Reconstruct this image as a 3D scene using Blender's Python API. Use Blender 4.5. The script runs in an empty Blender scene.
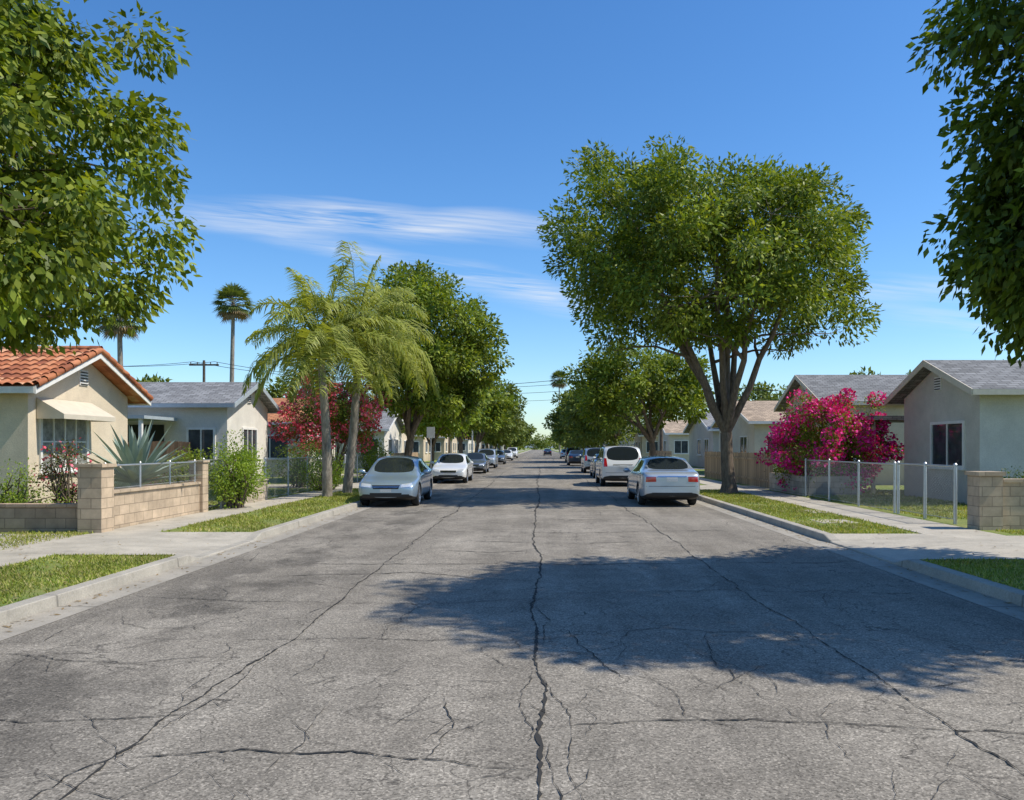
import bpy, math, random, bmesh
import numpy as np
from mathutils import Vector, Matrix
from mathutils.bvhtree import BVHTree
R=math.radians
scene=bpy.context.scene
COL=scene.collection
# ------------------------------------------------------------ materials
def mat(name):
    m=bpy.data.materials.new(name); m.use_nodes=True
    nt=m.node_tree; return m,nt,nt.nodes['Principled BSDF']
def N(nt,t,**kw):
    n=nt.nodes.new(t)
    for k,v in kw.items(): setattr(n,k,v)
    return n
def setin(nt,sock,v):
    if v is None: return
    if isinstance(v,bpy.types.NodeSocket): nt.links.new(v,sock)
    elif isinstance(v,(tuple,list)):
        if len(sock.default_value)==4 and len(v)==3: v=(*v,1)
        sock.default_value=v
    else: sock.default_value=v
def MA(nt,op,a,b=None,c=None,clamp=False):
    n=N(nt,'ShaderNodeMath',operation=op); n.use_clamp=clamp
    setin(nt,n.inputs[0],a); setin(nt,n.inputs[1],b)
    if c is not None: setin(nt,n.inputs[2],c)
    return n.outputs[0]
def MIX(nt,f,a,b,blend='MIX'):
    n=N(nt,'ShaderNodeMix',data_type='RGBA',blend_type=blend)
    setin(nt,n.inputs[0],f); setin(nt,n.inputs[6],a); setin(nt,n.inputs[7],b)
    return n.outputs[2]
def NOISE(nt,vec,scale,detail=4,rough=.55,dist=0):
    n=N(nt,'ShaderNodeTexNoise'); n.inputs['Scale'].default_value=scale
    n.inputs['Detail'].default_value=detail; n.inputs['Roughness'].default_value=rough
    n.inputs['Distortion'].default_value=dist
    if vec is not None: nt.links.new(vec,n.inputs['Vector'])
    return n.outputs[0]
def RAMP(nt,f,stops):
    n=N(nt,'ShaderNodeValToRGB'); cr=n.color_ramp
    while len(cr.elements)<len(stops): cr.elements.new(.5)
    for e,(p,c) in zip(cr.elements,stops):
        e.position=p
        e.color=(c,c,c,1) if isinstance(c,(int,float)) else (*c,1)
    nt.links.new(f,n.inputs[0]); return n.outputs[0]
def OBJ(nt):
    return N(nt,'ShaderNodeTexCoord').outputs['Object']
def SEP(nt,v):
    n=N(nt,'ShaderNodeSeparateXYZ'); nt.links.new(v,n.inputs[0]); return n.outputs
def COMB(nt,x,y,z):
    n=N(nt,'ShaderNodeCombineXYZ')
    for i,v in enumerate((x,y,z)): setin(nt,n.inputs[i],v)
    return n.outputs[0]
def BUMP(nt,h,strength=.3,dist=.02):
    n=N(nt,'ShaderNodeBump'); n.inputs['Strength'].default_value=strength
    n.inputs['Distance'].default_value=dist; nt.links.new(h,n.inputs['Height']); return n.outputs[0]

def simple(name,col,rough=.6,metal=0,noise=0,scale=8,coat=0,bump=0,spec=None):
    m,nt,b=mat(name)
    b.inputs['Roughness'].default_value=rough; b.inputs['Metallic'].default_value=metal
    if spec is not None: b.inputs['Specular IOR Level'].default_value=spec
    if coat: b.inputs['Coat Weight'].default_value=coat; b.inputs['Coat Roughness'].default_value=.04
    if noise:
        v=OBJ(nt); n=NOISE(nt,v,scale,3,.6)
        f=RAMP(nt,n,[(.25,0.0),(.75,1.0)])
        c=MIX(nt,f,tuple(x*(1-noise) for x in col),tuple(min(1,x*(1+noise)) for x in col))
        nt.links.new(c,b.inputs['Base Color'])
        if bump: nt.links.new(BUMP(nt,NOISE(nt,v,scale*6,3),bump,.01),b.inputs['Normal'])
    else: b.inputs['Base Color'].default_value=(*col,1)
    return m

def asphalt():
    m,nt,b=mat('asphalt'); v=OBJ(nt); x,y,z=SEP(nt,v)
    vo=N(nt,'ShaderNodeTexVoronoi'); vo.inputs['Scale'].default_value=85; nt.links.new(v,vo.inputs['Vector'])
    g=SEP(nt,vo.outputs['Color'])[0]
    grain=RAMP(nt,g,[(0,.5),(.3,.86),(.8,1.1),(1,1.65)])
    fn=NOISE(nt,v,38,2,.7)
    fine=RAMP(nt,fn,[(.3,.76),(.7,1.2)])
    big=NOISE(nt,v,.45,3,.6)
    mid=NOISE(nt,v,2.2,4,.65)
    stretched=NOISE(nt,COMB(nt,MA(nt,'MULTIPLY',x,1.6),MA(nt,'MULTIPLY',y,.12),0),1.0,3,.6)
    base=MIX(nt,RAMP(nt,big,[(.3,0.),(.7,1.)]),(.222,.197,.162),(.32,.287,.238))
    base=MIX(nt,1.0,base,RAMP(nt,mid,[(.25,.76),(.75,1.15)]),'MULTIPLY')
    base=MIX(nt,1.0,base,RAMP(nt,stretched,[(.25,.76),(.75,1.18)]),'MULTIPLY')
    ax=MA(nt,'ABSOLUTE',MA(nt,'ADD',x,3.8)); w=MA(nt,'SUBTRACT',1.25,MA(nt,'DIVIDE',ax,1.3),clamp=True)
    st=MA(nt,'MULTIPLY',w,RAMP(nt,NOISE(nt,COMB(nt,MA(nt,'MULTIPLY',x,1.4),MA(nt,'MULTIPLY',y,.8),3.3),.8,5,.7),[(.45,0.),(.60,1.)]))
    base=MIX(nt,MA(nt,'MULTIPLY',st,.68),base,(.075,.067,.057))
    w2=MA(nt,'SUBTRACT',1.0,MA(nt,'DIVIDE',MA(nt,'ABSOLUTE',MA(nt,'SUBTRACT',x,3.8)),1.2),clamp=True)
    st2=MA(nt,'MULTIPLY',w2,RAMP(nt,mid,[(.50,0.),(.68,.6)]))
    base=MIX(nt,st2,base,(.10,.09,.077))
    dv=N(nt,'ShaderNodeVectorMath',operation='ADD'); nt.links.new(v,dv.inputs[0])
    nn=N(nt,'ShaderNodeTexNoise'); nn.inputs['Scale'].default_value=1.6; nn.inputs['Detail'].default_value=5; nt.links.new(v,nn.inputs['Vector'])
    nt.links.new(nn.outputs['Color'],dv.inputs[1])
    ve=N(nt,'ShaderNodeTexVoronoi',feature='DISTANCE_TO_EDGE'); ve.inputs['Scale'].default_value=1.1; nt.links.new(dv.outputs[0],ve.inputs['Vector'])
    ln=RAMP(nt,ve.outputs['Distance'],[(0.0,1.),(.010,0.)])
    msk=RAMP(nt,big,[(.38,0.),(.52,.8)])
    base=MIX(nt,MA(nt,'MULTIPLY',ln,msk),base,(.055,.049,.042))
    base=MIX(nt,1.0,base,grain,'MULTIPLY'); base=MIX(nt,1.0,base,fine,'MULTIPLY')
    nt.links.new(base,b.inputs['Base Color']); b.inputs['Roughness'].default_value=.92
    b.inputs['Specular IOR Level'].default_value=.2
    nt.links.new(BUMP(nt,g,.35,.005),b.inputs['Normal'])
    return m
def concrete(name,col,joint=1.25,axis='y'):
    m,nt,b=mat(name); v=OBJ(nt); x,y,z=SEP(nt,v)
    a=y if axis=='y' else x
    n=NOISE(nt,v,1.3,5,.65); n2=NOISE(nt,v,45,2,.7)
    c=MIX(nt,RAMP(nt,n,[(.3,0.),(.7,1.)]),tuple(k*.78 for k in col),tuple(k*1.12 for k in col))
    c=MIX(nt,1.0,c,RAMP(nt,n2,[(.3,.85),(.7,1.13)]),'MULTIPLY')
    c=MIX(nt,RAMP(nt,NOISE(nt,v,3.5,5,.75),[(.53,0.),(.72,.5)]),c,tuple(k*.5 for k in col))
    fr=MA(nt,'PINGPONG',a,joint/2)
    ln=RAMP(nt,MA(nt,'DIVIDE',fr,joint/2),[(0,1.),(.018,0.)])
    c=MIX(nt,MA(nt,'MULTIPLY',ln,.75),c,tuple(k*.25 for k in col))
    nt.links.new(c,b.inputs['Base Color']); b.inputs['Roughness'].default_value=.85
    nt.links.new(BUMP(nt,MA(nt,'SUBTRACT',n2,ln),.3,.01),b.inputs['Normal'])
    return m
def lawn():
    m,nt,b=mat('lawn'); v=OBJ(nt)
    n=NOISE(nt,v,1.1,4,.65); n2=NOISE(nt,v,60,2,.7); n3=NOISE(nt,v,.35,3,.6)
    c=RAMP(nt,n,[(.3,(.27,.24,.09)),(.45,(.19,.23,.045)),(.65,(.14,.20,.033)),(.8,(.23,.25,.06))])
    c=MIX(nt,RAMP(nt,n3,[(.5,0.),(.7,.35)]),c,(.30,.25,.11))
    c=MIX(nt,1.0,c,RAMP(nt,n2,[(.3,.6),(.7,1.35)]),'MULTIPLY')
    nt.links.new(c,b.inputs['Base Color']); b.inputs['Roughness'].default_value=.95
    nt.links.new(BUMP(nt,n2,.6,.03),b.inputs['Normal']); return m
def leafmat(name,cols,trans=.3,rough=.55,clump=.5,cscale=.9):
    m,nt,b=mat(name); v=OBJ(nt)
    g=N(nt,'ShaderNodeNewGeometry'); r=g.outputs['Random Per Island']
    k=len(cols); c=RAMP(nt,r,[(i/(k-1),cols[i]) for i in range(k)])
    n=NOISE(nt,v,cscale,1,.6)
    c=MIX(nt,1.0,c,RAMP(nt,n,[(.3,1-clump*.6),(.7,1+clump*.7)]),'MULTIPLY')
    nt.links.new(c,b.inputs['Base Color']); b.inputs['Roughness'].default_value=rough
    b.inputs['Specular IOR Level'].default_value=.25
    t=N(nt,'ShaderNodeBsdfTranslucent'); c2=MIX(nt,1.0,c,(1.5,1.4,.4),'MULTIPLY'); nt.links.new(c2,t.inputs[0])
    mx=N(nt,'ShaderNodeMixShader'); mx.inputs[0].default_value=trans
    nt.links.new(b.outputs[0],mx.inputs[1]); nt.links.new(t.outputs[0],mx.inputs[2])
    nt.links.new(mx.outputs[0],nt.nodes['Material Output'].inputs[0]); return m
def stucco(name,col):
    m,nt,b=mat(name); v=OBJ(nt)
    n=NOISE(nt,v,.9,5,.7); n2=NOISE(nt,v,35,3,.7); z=SEP(nt,v)[2]
    c=MIX(nt,RAMP(nt,n,[(.3,0.),(.7,1.)]),tuple(k*.82 for k in col),tuple(k*1.07 for k in col))
    c=MIX(nt,1.0,c,RAMP(nt,n2,[(.3,.88),(.7,1.08)]),'MULTIPLY')
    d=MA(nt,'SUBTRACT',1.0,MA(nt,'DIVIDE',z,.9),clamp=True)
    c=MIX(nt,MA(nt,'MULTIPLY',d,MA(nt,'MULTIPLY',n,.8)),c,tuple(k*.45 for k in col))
    nt.links.new(c,b.inputs['Base Color']); b.inputs['Roughness'].default_value=.9
    nt.links.new(BUMP(nt,n2,.5,.015),b.inputs['Normal']); return m
def shingle(name,col):
    m,nt,b=mat(name); v=OBJ(nt); x,y,z=SEP(nt,v)
    vec=COMB(nt,x,MA(nt,'MULTIPLY',z,2.4),0)
    br=N(nt,'ShaderNodeTexBrick'); br.inputs['Scale'].default_value=1
    br.inputs['Brick Width'].default_value=.33; br.inputs['Row Height'].default_value=.16
    br.inputs['Mortar Size'].default_value=.012; br.inputs['Bias'].default_value=0
    br.inputs['Color1'].default_value=(*[k*.75 for k in col],1); br.inputs['Color2'].default_value=(*[k*1.3 for k in col],1)
    br.inputs['Mortar'].default_value=(*[k*.35 for k in col],1); nt.links.new(vec,br.inputs['Vector'])
    c=MIX(nt,1.0,br.outputs[0],RAMP(nt,NOISE(nt,v,1.2,5,.7),[(.25,.7),(.75,1.2)]),'MULTIPLY')
    nt.links.new(c,b.inputs['Base Color']); b.inputs['Roughness'].default_value=.9
    nt.links.new(BUMP(nt,MA(nt,'SUBTRACT',1.0,br.outputs[1]),.5,.02),b.inputs['Normal']); return m
def blockmat(name,col,w=.4,h=.2):
    m,nt,b=mat(name); v=OBJ(nt); x,y,z=SEP(nt,v)
    vec=COMB(nt,MA(nt,'ADD',x,y),z,0)
    br=N(nt,'ShaderNodeTexBrick'); br.inputs['Scale'].default_value=1
    br.inputs['Brick Width'].default_value=w; br.inputs['Row Height'].default_value=h
    br.inputs['Mortar Size'].default_value=.008
    br.inputs['Color1'].default_value=(*[k*.85 for k in col],1); br.inputs['Color2'].default_value=(*[k*1.15 for k in col],1)
    br.inputs['Mortar'].default_value=(*[k*.6 for k in col],1); nt.links.new(vec,br.inputs['Vector'])
    c=MIX(nt,1.0,br.outputs[0],RAMP(nt,NOISE(nt,v,3,5,.7),[(.25,.7),(.75,1.18)]),'MULTIPLY')
    nt.links.new(c,b.inputs['Base Color']); b.inputs['Roughness'].default_value=.92
    hh=MA(nt,'SUBTRACT',MA(nt,'MULTIPLY',NOISE(nt,v,50,2),.4),br.outputs[1])
    nt.links.new(BUMP(nt,hh,.6,.012),b.inputs['Normal']); return m
def tilemat():
    m,nt,b=mat('terracotta_tile'); v=OBJ(nt); x,y,z=SEP(nt,v)
    wn=N(nt,'ShaderNodeTexWhiteNoise'); 
    nt.links.new(COMB(nt,MA(nt,'FLOOR',MA(nt,'DIVIDE',x,.24)),MA(nt,'FLOOR',MA(nt,'DIVIDE',z,.145)),0),wn.inputs['Vector'])
    c=RAMP(nt,wn.outputs[0],[(0,(.24,.07,.03)),(.4,(.42,.14,.055)),(.8,(.52,.20,.09)),(1,(.60,.33,.19))])
    c=MIX(nt,1.0,c,RAMP(nt,NOISE(nt,v,6,4,.7),[(.25,.7),(.75,1.15)]),'MULTIPLY')
    nt.links.new(c,b.inputs['Base Color']); b.inputs['Roughness'].default_value=.8; return m
def woodmat(name,col):
    m,nt,b=mat(name); v=OBJ(nt); x,y,z=SEP(nt,v)
    a=MA(nt,'ADD',x,y)
    wn=N(nt,'ShaderNodeTexWhiteNoise'); nt.links.new(COMB(nt,MA(nt,'FLOOR',MA(nt,'DIVIDE',a,.14)),0,0),wn.inputs['Vector'])
    c=MIX(nt,wn.outputs[0],tuple(k*.65 for k in col),tuple(k*1.25 for k in col))
    n=NOISE(nt,COMB(nt,MA(nt,'MULTIPLY',x,12),MA(nt,'MULTIPLY',y,12),z),1.5,4,.7)
    c=MIX(nt,1.0,c,RAMP(nt,n,[(.25,.7),(.75,1.2)]),'MULTIPLY')
    nt.links.new(c,b.inputs['Base Color']); b.inputs['Roughness'].default_value=.85; return m
def barkmat(name,col):
    m,nt,b=mat(name); v=OBJ(nt); x,y,z=SEP(nt,v)
    n=NOISE(nt,COMB(nt,x,y,MA(nt,'MULTIPLY',z,.25)),14,4,.7)
    c=RAMP(nt,n,[(.3,tuple(k*.4 for k in col)),(.55,col),(.8,tuple(k*1.5 for k in col))])
    nt.links.new(c,b.inputs['Base Color']); b.inputs['Roughness'].default_value=.95
    nt.links.new(BUMP(nt,n,.9,.04),b.inputs['Normal']); return m

M_asph=asphalt(); M_conc=concrete('sidewalk_concrete',(.46,.415,.34)); M_kerb=concrete('kerb_concrete',(.40,.365,.305),3.0)
M_gut=concrete('gutter_concrete',(.36,.325,.27),3.0); M_lawn=lawn()
M_crack=simple('crack_fill',(.032,.029,.025),.95); M_crack2=simple('fine_crack_fill',(.065,.058,.05),.95)
M_blade=leafmat('grass_blade',[(.18,.24,.03),(.26,.31,.05),(.36,.36,.09),(.46,.39,.18)],.25,.6,.4,.8)
M_leafA=leafmat('leaf_ash',[(.075,.12,.014),(.13,.185,.02),(.195,.25,.028),(.30,.34,.05)],.30,.48,.5,.7)
M_leafB=leafmat('leaf_dark',[(.05,.085,.013),(.09,.14,.018),(.13,.19,.024),(.20,.26,.038)],.28,.48,.5,.7)
M_leafC=leafmat('leaf_bright',[(.15,.24,.025),(.21,.30,.035),(.3,.37,.05)],.33,.5,.35,.9)
M_leafF=leafmat('leaf_far',[(.095,.135,.028),(.135,.175,.035),(.19,.225,.05)],.28,.6,.45,.3)
M_palm=leafmat('palm_frond',[(.22,.27,.05),(.32,.36,.08),(.44,.46,.14)],.35,.45,.25,1.5)
M_palm2=leafmat('fan_palm_frond',[(.10,.14,.035),(.15,.19,.05),(.2,.24,.07)],.2,.5,.3,1.5)
M_dead=leafmat('dead_frond',[(.18,.13,.065),(.28,.2,.11),(.32,.24,.14)],.1,.8,.3,1.5)
M_boug=leafmat('bougainvillea_bract',[(.60,.01,.16),(.80,.025,.30),(.86,.07,.44)],.15,.6,.25,2)
M_redfl=leafmat('red_blossom',[(.66,.05,.10),(.80,.11,.18),(.84,.22,.30)],.15,.6,.25,2)
M_bark=barkmat('bark',(.18,.135,.095)); M_pbark=barkmat('palm_bark',(.31,.265,.21))
M_agave=leafmat('agave_leaf',[(.22,.29,.24),(.28,.35,.3),(.36,.42,.36)],.05,.5,.2,3)
M_tile=tilemat()
M_glass=simple('window_glass',(.05,.06,.07),.06,0,.5,2.5); M_curt=simple('window_blind',(.28,.28,.26),.15,0,.55,5)
M_white=simple('white_trim',(.78,.76,.72),.6,0,.08,6); M_cream=simple('cream_trim',(.64,.56,.44),.6,0,.1,6)
M_bluetrim=simple('blue_grey_trim',(.36,.41,.44),.6,0,.1,6)
M_dark=simple('dark_opening',(.02,.02,.02),.8); M_galv=simple('galvanised_steel',(.55,.56,.57),.42,.75,.12,20)
M_wire=simple('chain_wire',(.36,.37,.37),.5,.5); M_cable=simple('cable',(.02,.02,.02),.7)
M_pole=barkmat('pole_timber',(.13,.1,.075)); M_wood=woodmat('fence_wood',(.40,.21,.11)); M_wood2=woodmat('fence_wood_pale',(.42,.29,.17))
M_block=blockmat('block_wall_tan',(.52,.40,.28)); M_block2=blockmat('block_wall_grey',(.48,.40,.31))
# ------------------------------------------------------------ builders
def empty(name,loc=(0,0,0)):
    e=bpy.data.objects.new(name,None); e.location=loc; e.empty_display_size=.3; COL.objects.link(e); return e
def link(ob,parent=None):
    COL.objects.link(ob)
    if parent is not None:
        ob.parent=parent; ob.matrix_parent_inverse=Matrix.Translation(-Vector(parent.location))
    return ob
class B:
    def __init__(s): s.v=[]; s.f=[]; s.m=[]; s.sm=[]
    def add(s,vs,fs,mi=0,smooth=False):
        o=len(s.v); s.v+= [tuple(p) for p in vs]
        for f in fs: s.f.append([i+o for i in f]); s.m.append(mi); s.sm.append(smooth)
    def box(s,x0,x1,y0,y1,z0,z1,mi=0):
        s.obox((0,0,0),(1,0,0),(0,1,0),(0,0,1),(min(x0,x1),max(x0,x1)),(y0,y1),(z0,z1),mi)
    def obox(s,o,u,v,n,ur,vr,nr,mi=0):
        o=Vector(o);u=Vector(u);v=Vector(v);n=Vector(n); P=[]
        for c in nr:
            for b in vr:
                for a in ur: P.append(o+u*a+v*b+n*c)
        s.add(P,[(0,2,3,1),(4,5,7,6),(0,1,5,4),(2,6,7,3),(0,4,6,2),(1,3,7,5)],mi)
    def prism(s,pts,ext,mi=0):
        n=len(pts); e=Vector(ext); P=[Vector(p) for p in pts]; P=P+[p+e for p in P]
        s.add(P,[list(range(n))[::-1],list(range(n,2*n))]+[(i,(i+1)%n,(i+1)%n+n,i+n) for i in range(n)],mi)
    def tube(s,pts,rad,k=6,mi=0,cap=True):
        pts=[Vector(p) for p in pts]; n=len(pts)
        if not hasattr(rad,'__len__'): rad=[rad]*n
        V=[]; up=Vector((.31,.17,.93))
        for i in range(n):
            t=(pts[min(i+1,n-1)]-pts[max(i-1,0)]).normalized()
            a=t.cross(up); 
            if a.length<.05: a=t.cross(Vector((1,0,0)))
            a.normalize(); b=t.cross(a)
            for j in range(k):
                th=2*math.pi*j/k; V.append(pts[i]+(a*math.cos(th)+b*math.sin(th))*rad[i])
        F=[(i*k+j,i*k+(j+1)%k,(i+1)*k+(j+1)%k,(i+1)*k+j) for i in range(n-1) for j in range(k)]
        s.add(V,F,mi,True)
        if cap: s.add([V[(n-1)*k+j] for j in range(k)],[list(range(k))],mi)
    def build(s,name,mats,parent=None):
        me=bpy.data.meshes.new(name); me.from_pydata(s.v,[],s.f)
        for m in (mats if isinstance(mats,(list,tuple)) else [mats]): me.materials.append(m)
        me.polygons.foreach_set('material_index',s.m); me.polygons.foreach_set('use_smooth',s.sm)
        me.update(); return link(bpy.data.objects.new(name,me),parent)
def polys(name,V,k,m,parent=None):
    V=np.asarray(V,dtype=np.float32).reshape(-1,3); n=len(V)//k
    me=bpy.data.meshes.new(name); me.vertices.add(n*k); me.vertices.foreach_set('co',V[:n*k].ravel())
    me.loops.add(n*k); me.loops.foreach_set('vertex_index',np.arange(n*k,dtype=np.int32))
    me.polygons.add(n); me.polygons.foreach_set('loop_start',np.arange(0,n*k,k,dtype=np.int32))
    me.polygons.foreach_set('loop_total',np.full(n,k,dtype=np.int32))
    me.materials.append(m); me.update(calc_edges=True); me.validate()
    return link(bpy.data.objects.new(name,me),parent)
def nz(a): return a/(np.linalg.norm(a,axis=1,keepdims=True)+1e-9)
def leaves(rng,cen,rad,n,L,W,center,droop=.3,up=.5,flat=.75,pw=2.2):
    cen=np.asarray(cen,float); rad=np.asarray(rad,float)
    c=np.repeat(cen,n,0); r=np.repeat(rad,n)[:,None]; K=len(c)
    v=nz(rng.normal(size=(K,3))); u=rng.random((K,1))**(1/pw)
    p=c+v*u*r*np.array([1,1,flat]); out=nz(p-np.array(center))
    a=v*.6+out*.3+rng.normal(size=(K,3))*.5; a[:,2]-=droop; a=nz(a)
    nr=rng.normal(size=(K,3))*.5+out*.4; nr[:,2]+=up
    s=nz(np.cross(a,nr)); l=L*(.55+.9*rng.random((K,1))); w=l*W
    return np.stack([p,p+a*l*.45+s*w,p+a*l,p+a*l*.45-s*w],1).reshape(-1,3)
def crown(rng,c,rr,n,lump=.16,bottom=-.6,pw=.38,boxy=0):
    ks=rng.normal(size=(6,3))*2.2; ph=rng.random(6)*6.28; out=[]
    while len(out)<n:
        d=rng.normal(size=3); d/=np.linalg.norm(d)
        Rr=1+lump*np.sum(np.sin(ks@d+ph))/2.2; r=rng.random()**pw*Rr
        p=d*r
        if p[2]<bottom: continue
        if boxy and p[2]<0:
            f=min(1.5,max(.08,1-min(1,p[2]**2))**(-.5*boxy)); p[0]*=f; p[1]*=f
        out.append(p*np.array(rr)+np.array(c))
    return np.array(out)
def tree(name,base,c,rr,ncl,nl,ls,tr,fork,seed,leaf=None,lump=.16,bottom=-.6,cr=(.55,.95),droop=.3,W=.2,nlimb=6,bark=None,pw=.3,elr=(.35,1.1),boxy=0,extra=()):
    rng=np.random.default_rng(seed); leaf=leaf or M_leafA
    e=empty(name,base); cl=crown(rng,c,rr,ncl,lump,bottom,pw,boxy)
    for (c2,r2,n2) in extra: cl=np.concatenate([cl,crown(rng,c2,r2,n2,.1,-1,.35)]); 
    ncl=len(cl)
    rad=cr[0]+(cr[1]-cr[0])*rng.random(ncl)
    polys('foliage',leaves(rng,cl,rad,nl,ls,W,c,droop),4,leaf,e)
    b=B(); base=np.array(base,float); c=np.array(c,float)
    fk=np.array([base[0]*.8+c[0]*.2,base[1]*.8+c[1]*.2,base[2]+fork])
    mid=(base+fk)/2+np.array([rng.normal()*.06,rng.normal()*.06,0])
    b.tube([base-[0,0,.1],base+[0,0,.1],base+[0,0,.4],mid,fk],[tr*1.9,tr*1.4,tr*1.08,tr*.95,tr*.9],12)
    samples=[]; 
    for i in range(nlimb):
        th=2*math.pi*(i+rng.random()*.6)/nlimb; el=elr[0]+(elr[1]-elr[0])*rng.random() if i else 1.45
        d=np.array([math.cos(th)*math.cos(el),math.sin(th)*math.cos(el),math.sin(el)])
        tg=c+d*np.array(rr)*.75+[0,0,-rr[2]*.12]
        ctl=fk+(tg-fk)*.42+np.array([d[0]*.3,d[1]*.3,.5])*.8; pts=[];rs=[]
        for t in np.linspace(0,1,9):
            q=(1-t)**2*fk+2*t*(1-t)*ctl+t*t*tg+rng.normal(size=3)*.06*(t>0); pts.append(q)
            rs.append(tr*(.58*(1-t)**1.1+.10)); samples.append((q,rs[-1]))
        b.tube(pts,rs,7)
        for k in (3,5,6):
            p0=pts[k]; d2=nz(rng.normal(size=(1,3)))[0]; d2[2]=abs(d2[2])*.5
            tg2=p0+d2*np.array(rr)*.5; ps=[p0+(tg2-p0)*t+np.array([0,0,.3*math.sin(t*3)])+rng.normal(size=3)*.05*(t>0) for t in np.linspace(0,1,5)]
            r0=rs[k]*.65; b.tube(ps,[r0*(1-.75*t) for t in np.linspace(0,1,5)],5)
            samples+=[(p,r0*.5) for p in ps[1:]]
    S=np.array([s[0] for s in samples])
    for q in cl:
        j=np.argmin(((S-q)**2).sum(1)+np.maximum(0,S[:,2]-q[2])*2); p0=S[j]; m=(p0+q)/2+np.array([0,0,-.12])+rng.normal(size=3)*.08
        r0=min(samples[j][1]*.6,.04)
        b.tube([p0,m,q],[r0,r0*.6,r0*.25],4,cap=False)
    b.build('trunk_and_limbs',bark or M_bark,e); return e
# ------------------------------------------------------------ ground
b=B(); b.add([(-3000,-600,-.06),(3000,-600,-.06),(3000,5000,-.06),(-3000,5000,-.06)],[(0,1,2,3)]); b.build('ground',M_lawn)
KX=5.42
b=B(); b.add([(-KX,-12,0),(KX,-12,0),(KX,520,0),(-KX,520,0)],[(0,1,2,3)]); b.build('road',M_asph)
b=B()
for s in (-1,1): b.add([(s*(KX-.42),-12,.004),(s*KX,-12,.004),(s*KX,520,.004),(s*(KX-.42),520,.004)],[(0,1,2,3) if s>0 else (3,2,1,0)])
b.build('gutter',M_gut)
drives={-1:[(12.7,15.3),(32.5,35.6),(46,49),(62,65),(80,83)],1:[(12.2,15.0),(31.5,34.5),(45,48),(60,63),(78,81)]}
SW={-1:(7.5,8.62),1:(7.35,8.75)}
kb=B(); land=B(); sw=B(); ap=B()
for s in (-1,1):
    ys=[-12]; hs=[.135]
    for a,c in drives[s]: ys+=[a-.35,a+.1,c-.1,c+.35]; hs+=[.135,.03,.03,.135]
    ys.append(520); hs.append(.135)
    V=[];n=len(ys)
    for y,h in zip(ys,hs): V+=[(s*KX,y,-.03),(s*(KX+.015),y,h-.01),(s*(KX+.03),y,h),(s*(KX+.19),y,h+.002),(s*(KX+.19),y,-.03)]
    F=[]
    for i in range(n-1):
        for j in range(4): F.append((i*5+j,i*5+j+1,i*5+j+6,i*5+j+5))
    kb.add(V,F)
    x0=KX+.19; a0,a1=SW[s]; y0=-12
    for a,c in drives[s]+[(520,520)]:
        land.box(s*x0,s*a0,y0,a-.35,-.05,.125); 
        if a<500:
            V=[(s*x0,a-.35,.137),(s*x0,a+.1,.032),(s*x0,c-.1,.032),(s*x0,c+.35,.137),(s*a0,a-.35,.138),(s*a0,a+.1,.138),(s*a0,c-.1,.138),(s*a0,c+.35,.138)]
            ap.add(V,[(0,1,5,4),(1,2,6,5),(2,3,7,6)]); y0=c+.35
            ap.box(s*a1,s*13,a,c,.0,.139)
    sw.box(s*a0,s*a1,-12,520,-.05,.138)
    land.box(s*a1,s*400,-12,520,-.05,.125)
kb.build('kerb',M_kerb); land.build('lawn',M_lawn); sw.build('sidewalk',M_conc); ap.build('driveway',M_conc)
b=B(); b.box(6.9,7.34,20.2,21.2,.1,.136); b.box(6.2,7.0,17.5,18.4,.1,.134); b.build('utility_cover',M_conc)
# cracks
rng=np.random.default_rng(5); CV=[]; CF=[]
def crack(pts,w=.014,jit=.05,step=.05,wv=.5,tgt=None):
    tgt=CV if tgt is None else tgt
    pts=np.array(pts,float); P=[pts[0]]
    for a,c in zip(pts[:-1],pts[1:]):
        n=max(2,int(np.linalg.norm(c-a)/step)); t=np.linspace(0,1,n+1)[1:,None]; P+=list(a+(c-a)*t)
    P=np.array(P); n=len(P)
    for sc,am in ((40,jit*1.1),(12,jit*.8),(4,jit*.5),(1,jit*.2)):
        kx=rng.normal(size=(n//sc+3,2))*am; tt=np.arange(n)/sc; i=tt.astype(int); f=(tt-i)[:,None]
        off=kx[i]*(1-f)+kx[i+1]*f; P=P+off
    d=np.gradient(P,axis=0); d/=np.linalg.norm(d,axis=1,keepdims=True)+1e-9; nn=np.stack([-d[:,1],d[:,0]],1)
    ww=w*(.2+rng.random(n)*1.4)*(1-wv+wv*np.abs(np.sin(np.arange(n)*.07+rng.random()*6)))*.5
    ww[-3:]*=.4; ww[:2]*=.4
    A=P+nn*ww[:,None]; C=P-nn*ww[:,None]
    for i in range(n-1):
        for q in (A[i],C[i],C[i+1],A[i+1]): tgt.append((q[0],q[1],.007))
crack([(.04,3.2),(.03,4.1),(.02,4.9),(.04,5.9),(-.07,7.1),(-.06,9.4),(0,12.7),(-.14,15.5),(-.08,22)],.028,.022)
crack([(-.08,22),(-.1,40),(-.05,70)],.05,.04,.2)
crack([(.09,3.4),(.12,4.2),(.06,4.9)],.008,.03)
crack([(-.04,4.9),(-.12,5.6),(-.05,6.4)],.008,.03)
crack([(.05,6.2),(.2,5.3),(.16,4.4),(.28,3.6)],.007,.03)
crack([(-.05,9.0),(.1,8.2),(.03,7.3)],.010,.03)
crack([(-5,5.4),(-3.53,5.24),(-2.6,5.3),(-2.3,5.35)],.016,.03)
crack([(-2.36,4.6),(-1.7,4.72),(-1.1,4.78),(-.5,4.65),(0,4.49)],.016,.03)
crack([(.05,5.12),(1.05,5.24),(2.05,5.12),(3.05,5.03),(5,5.1)],.016,.03)
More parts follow.
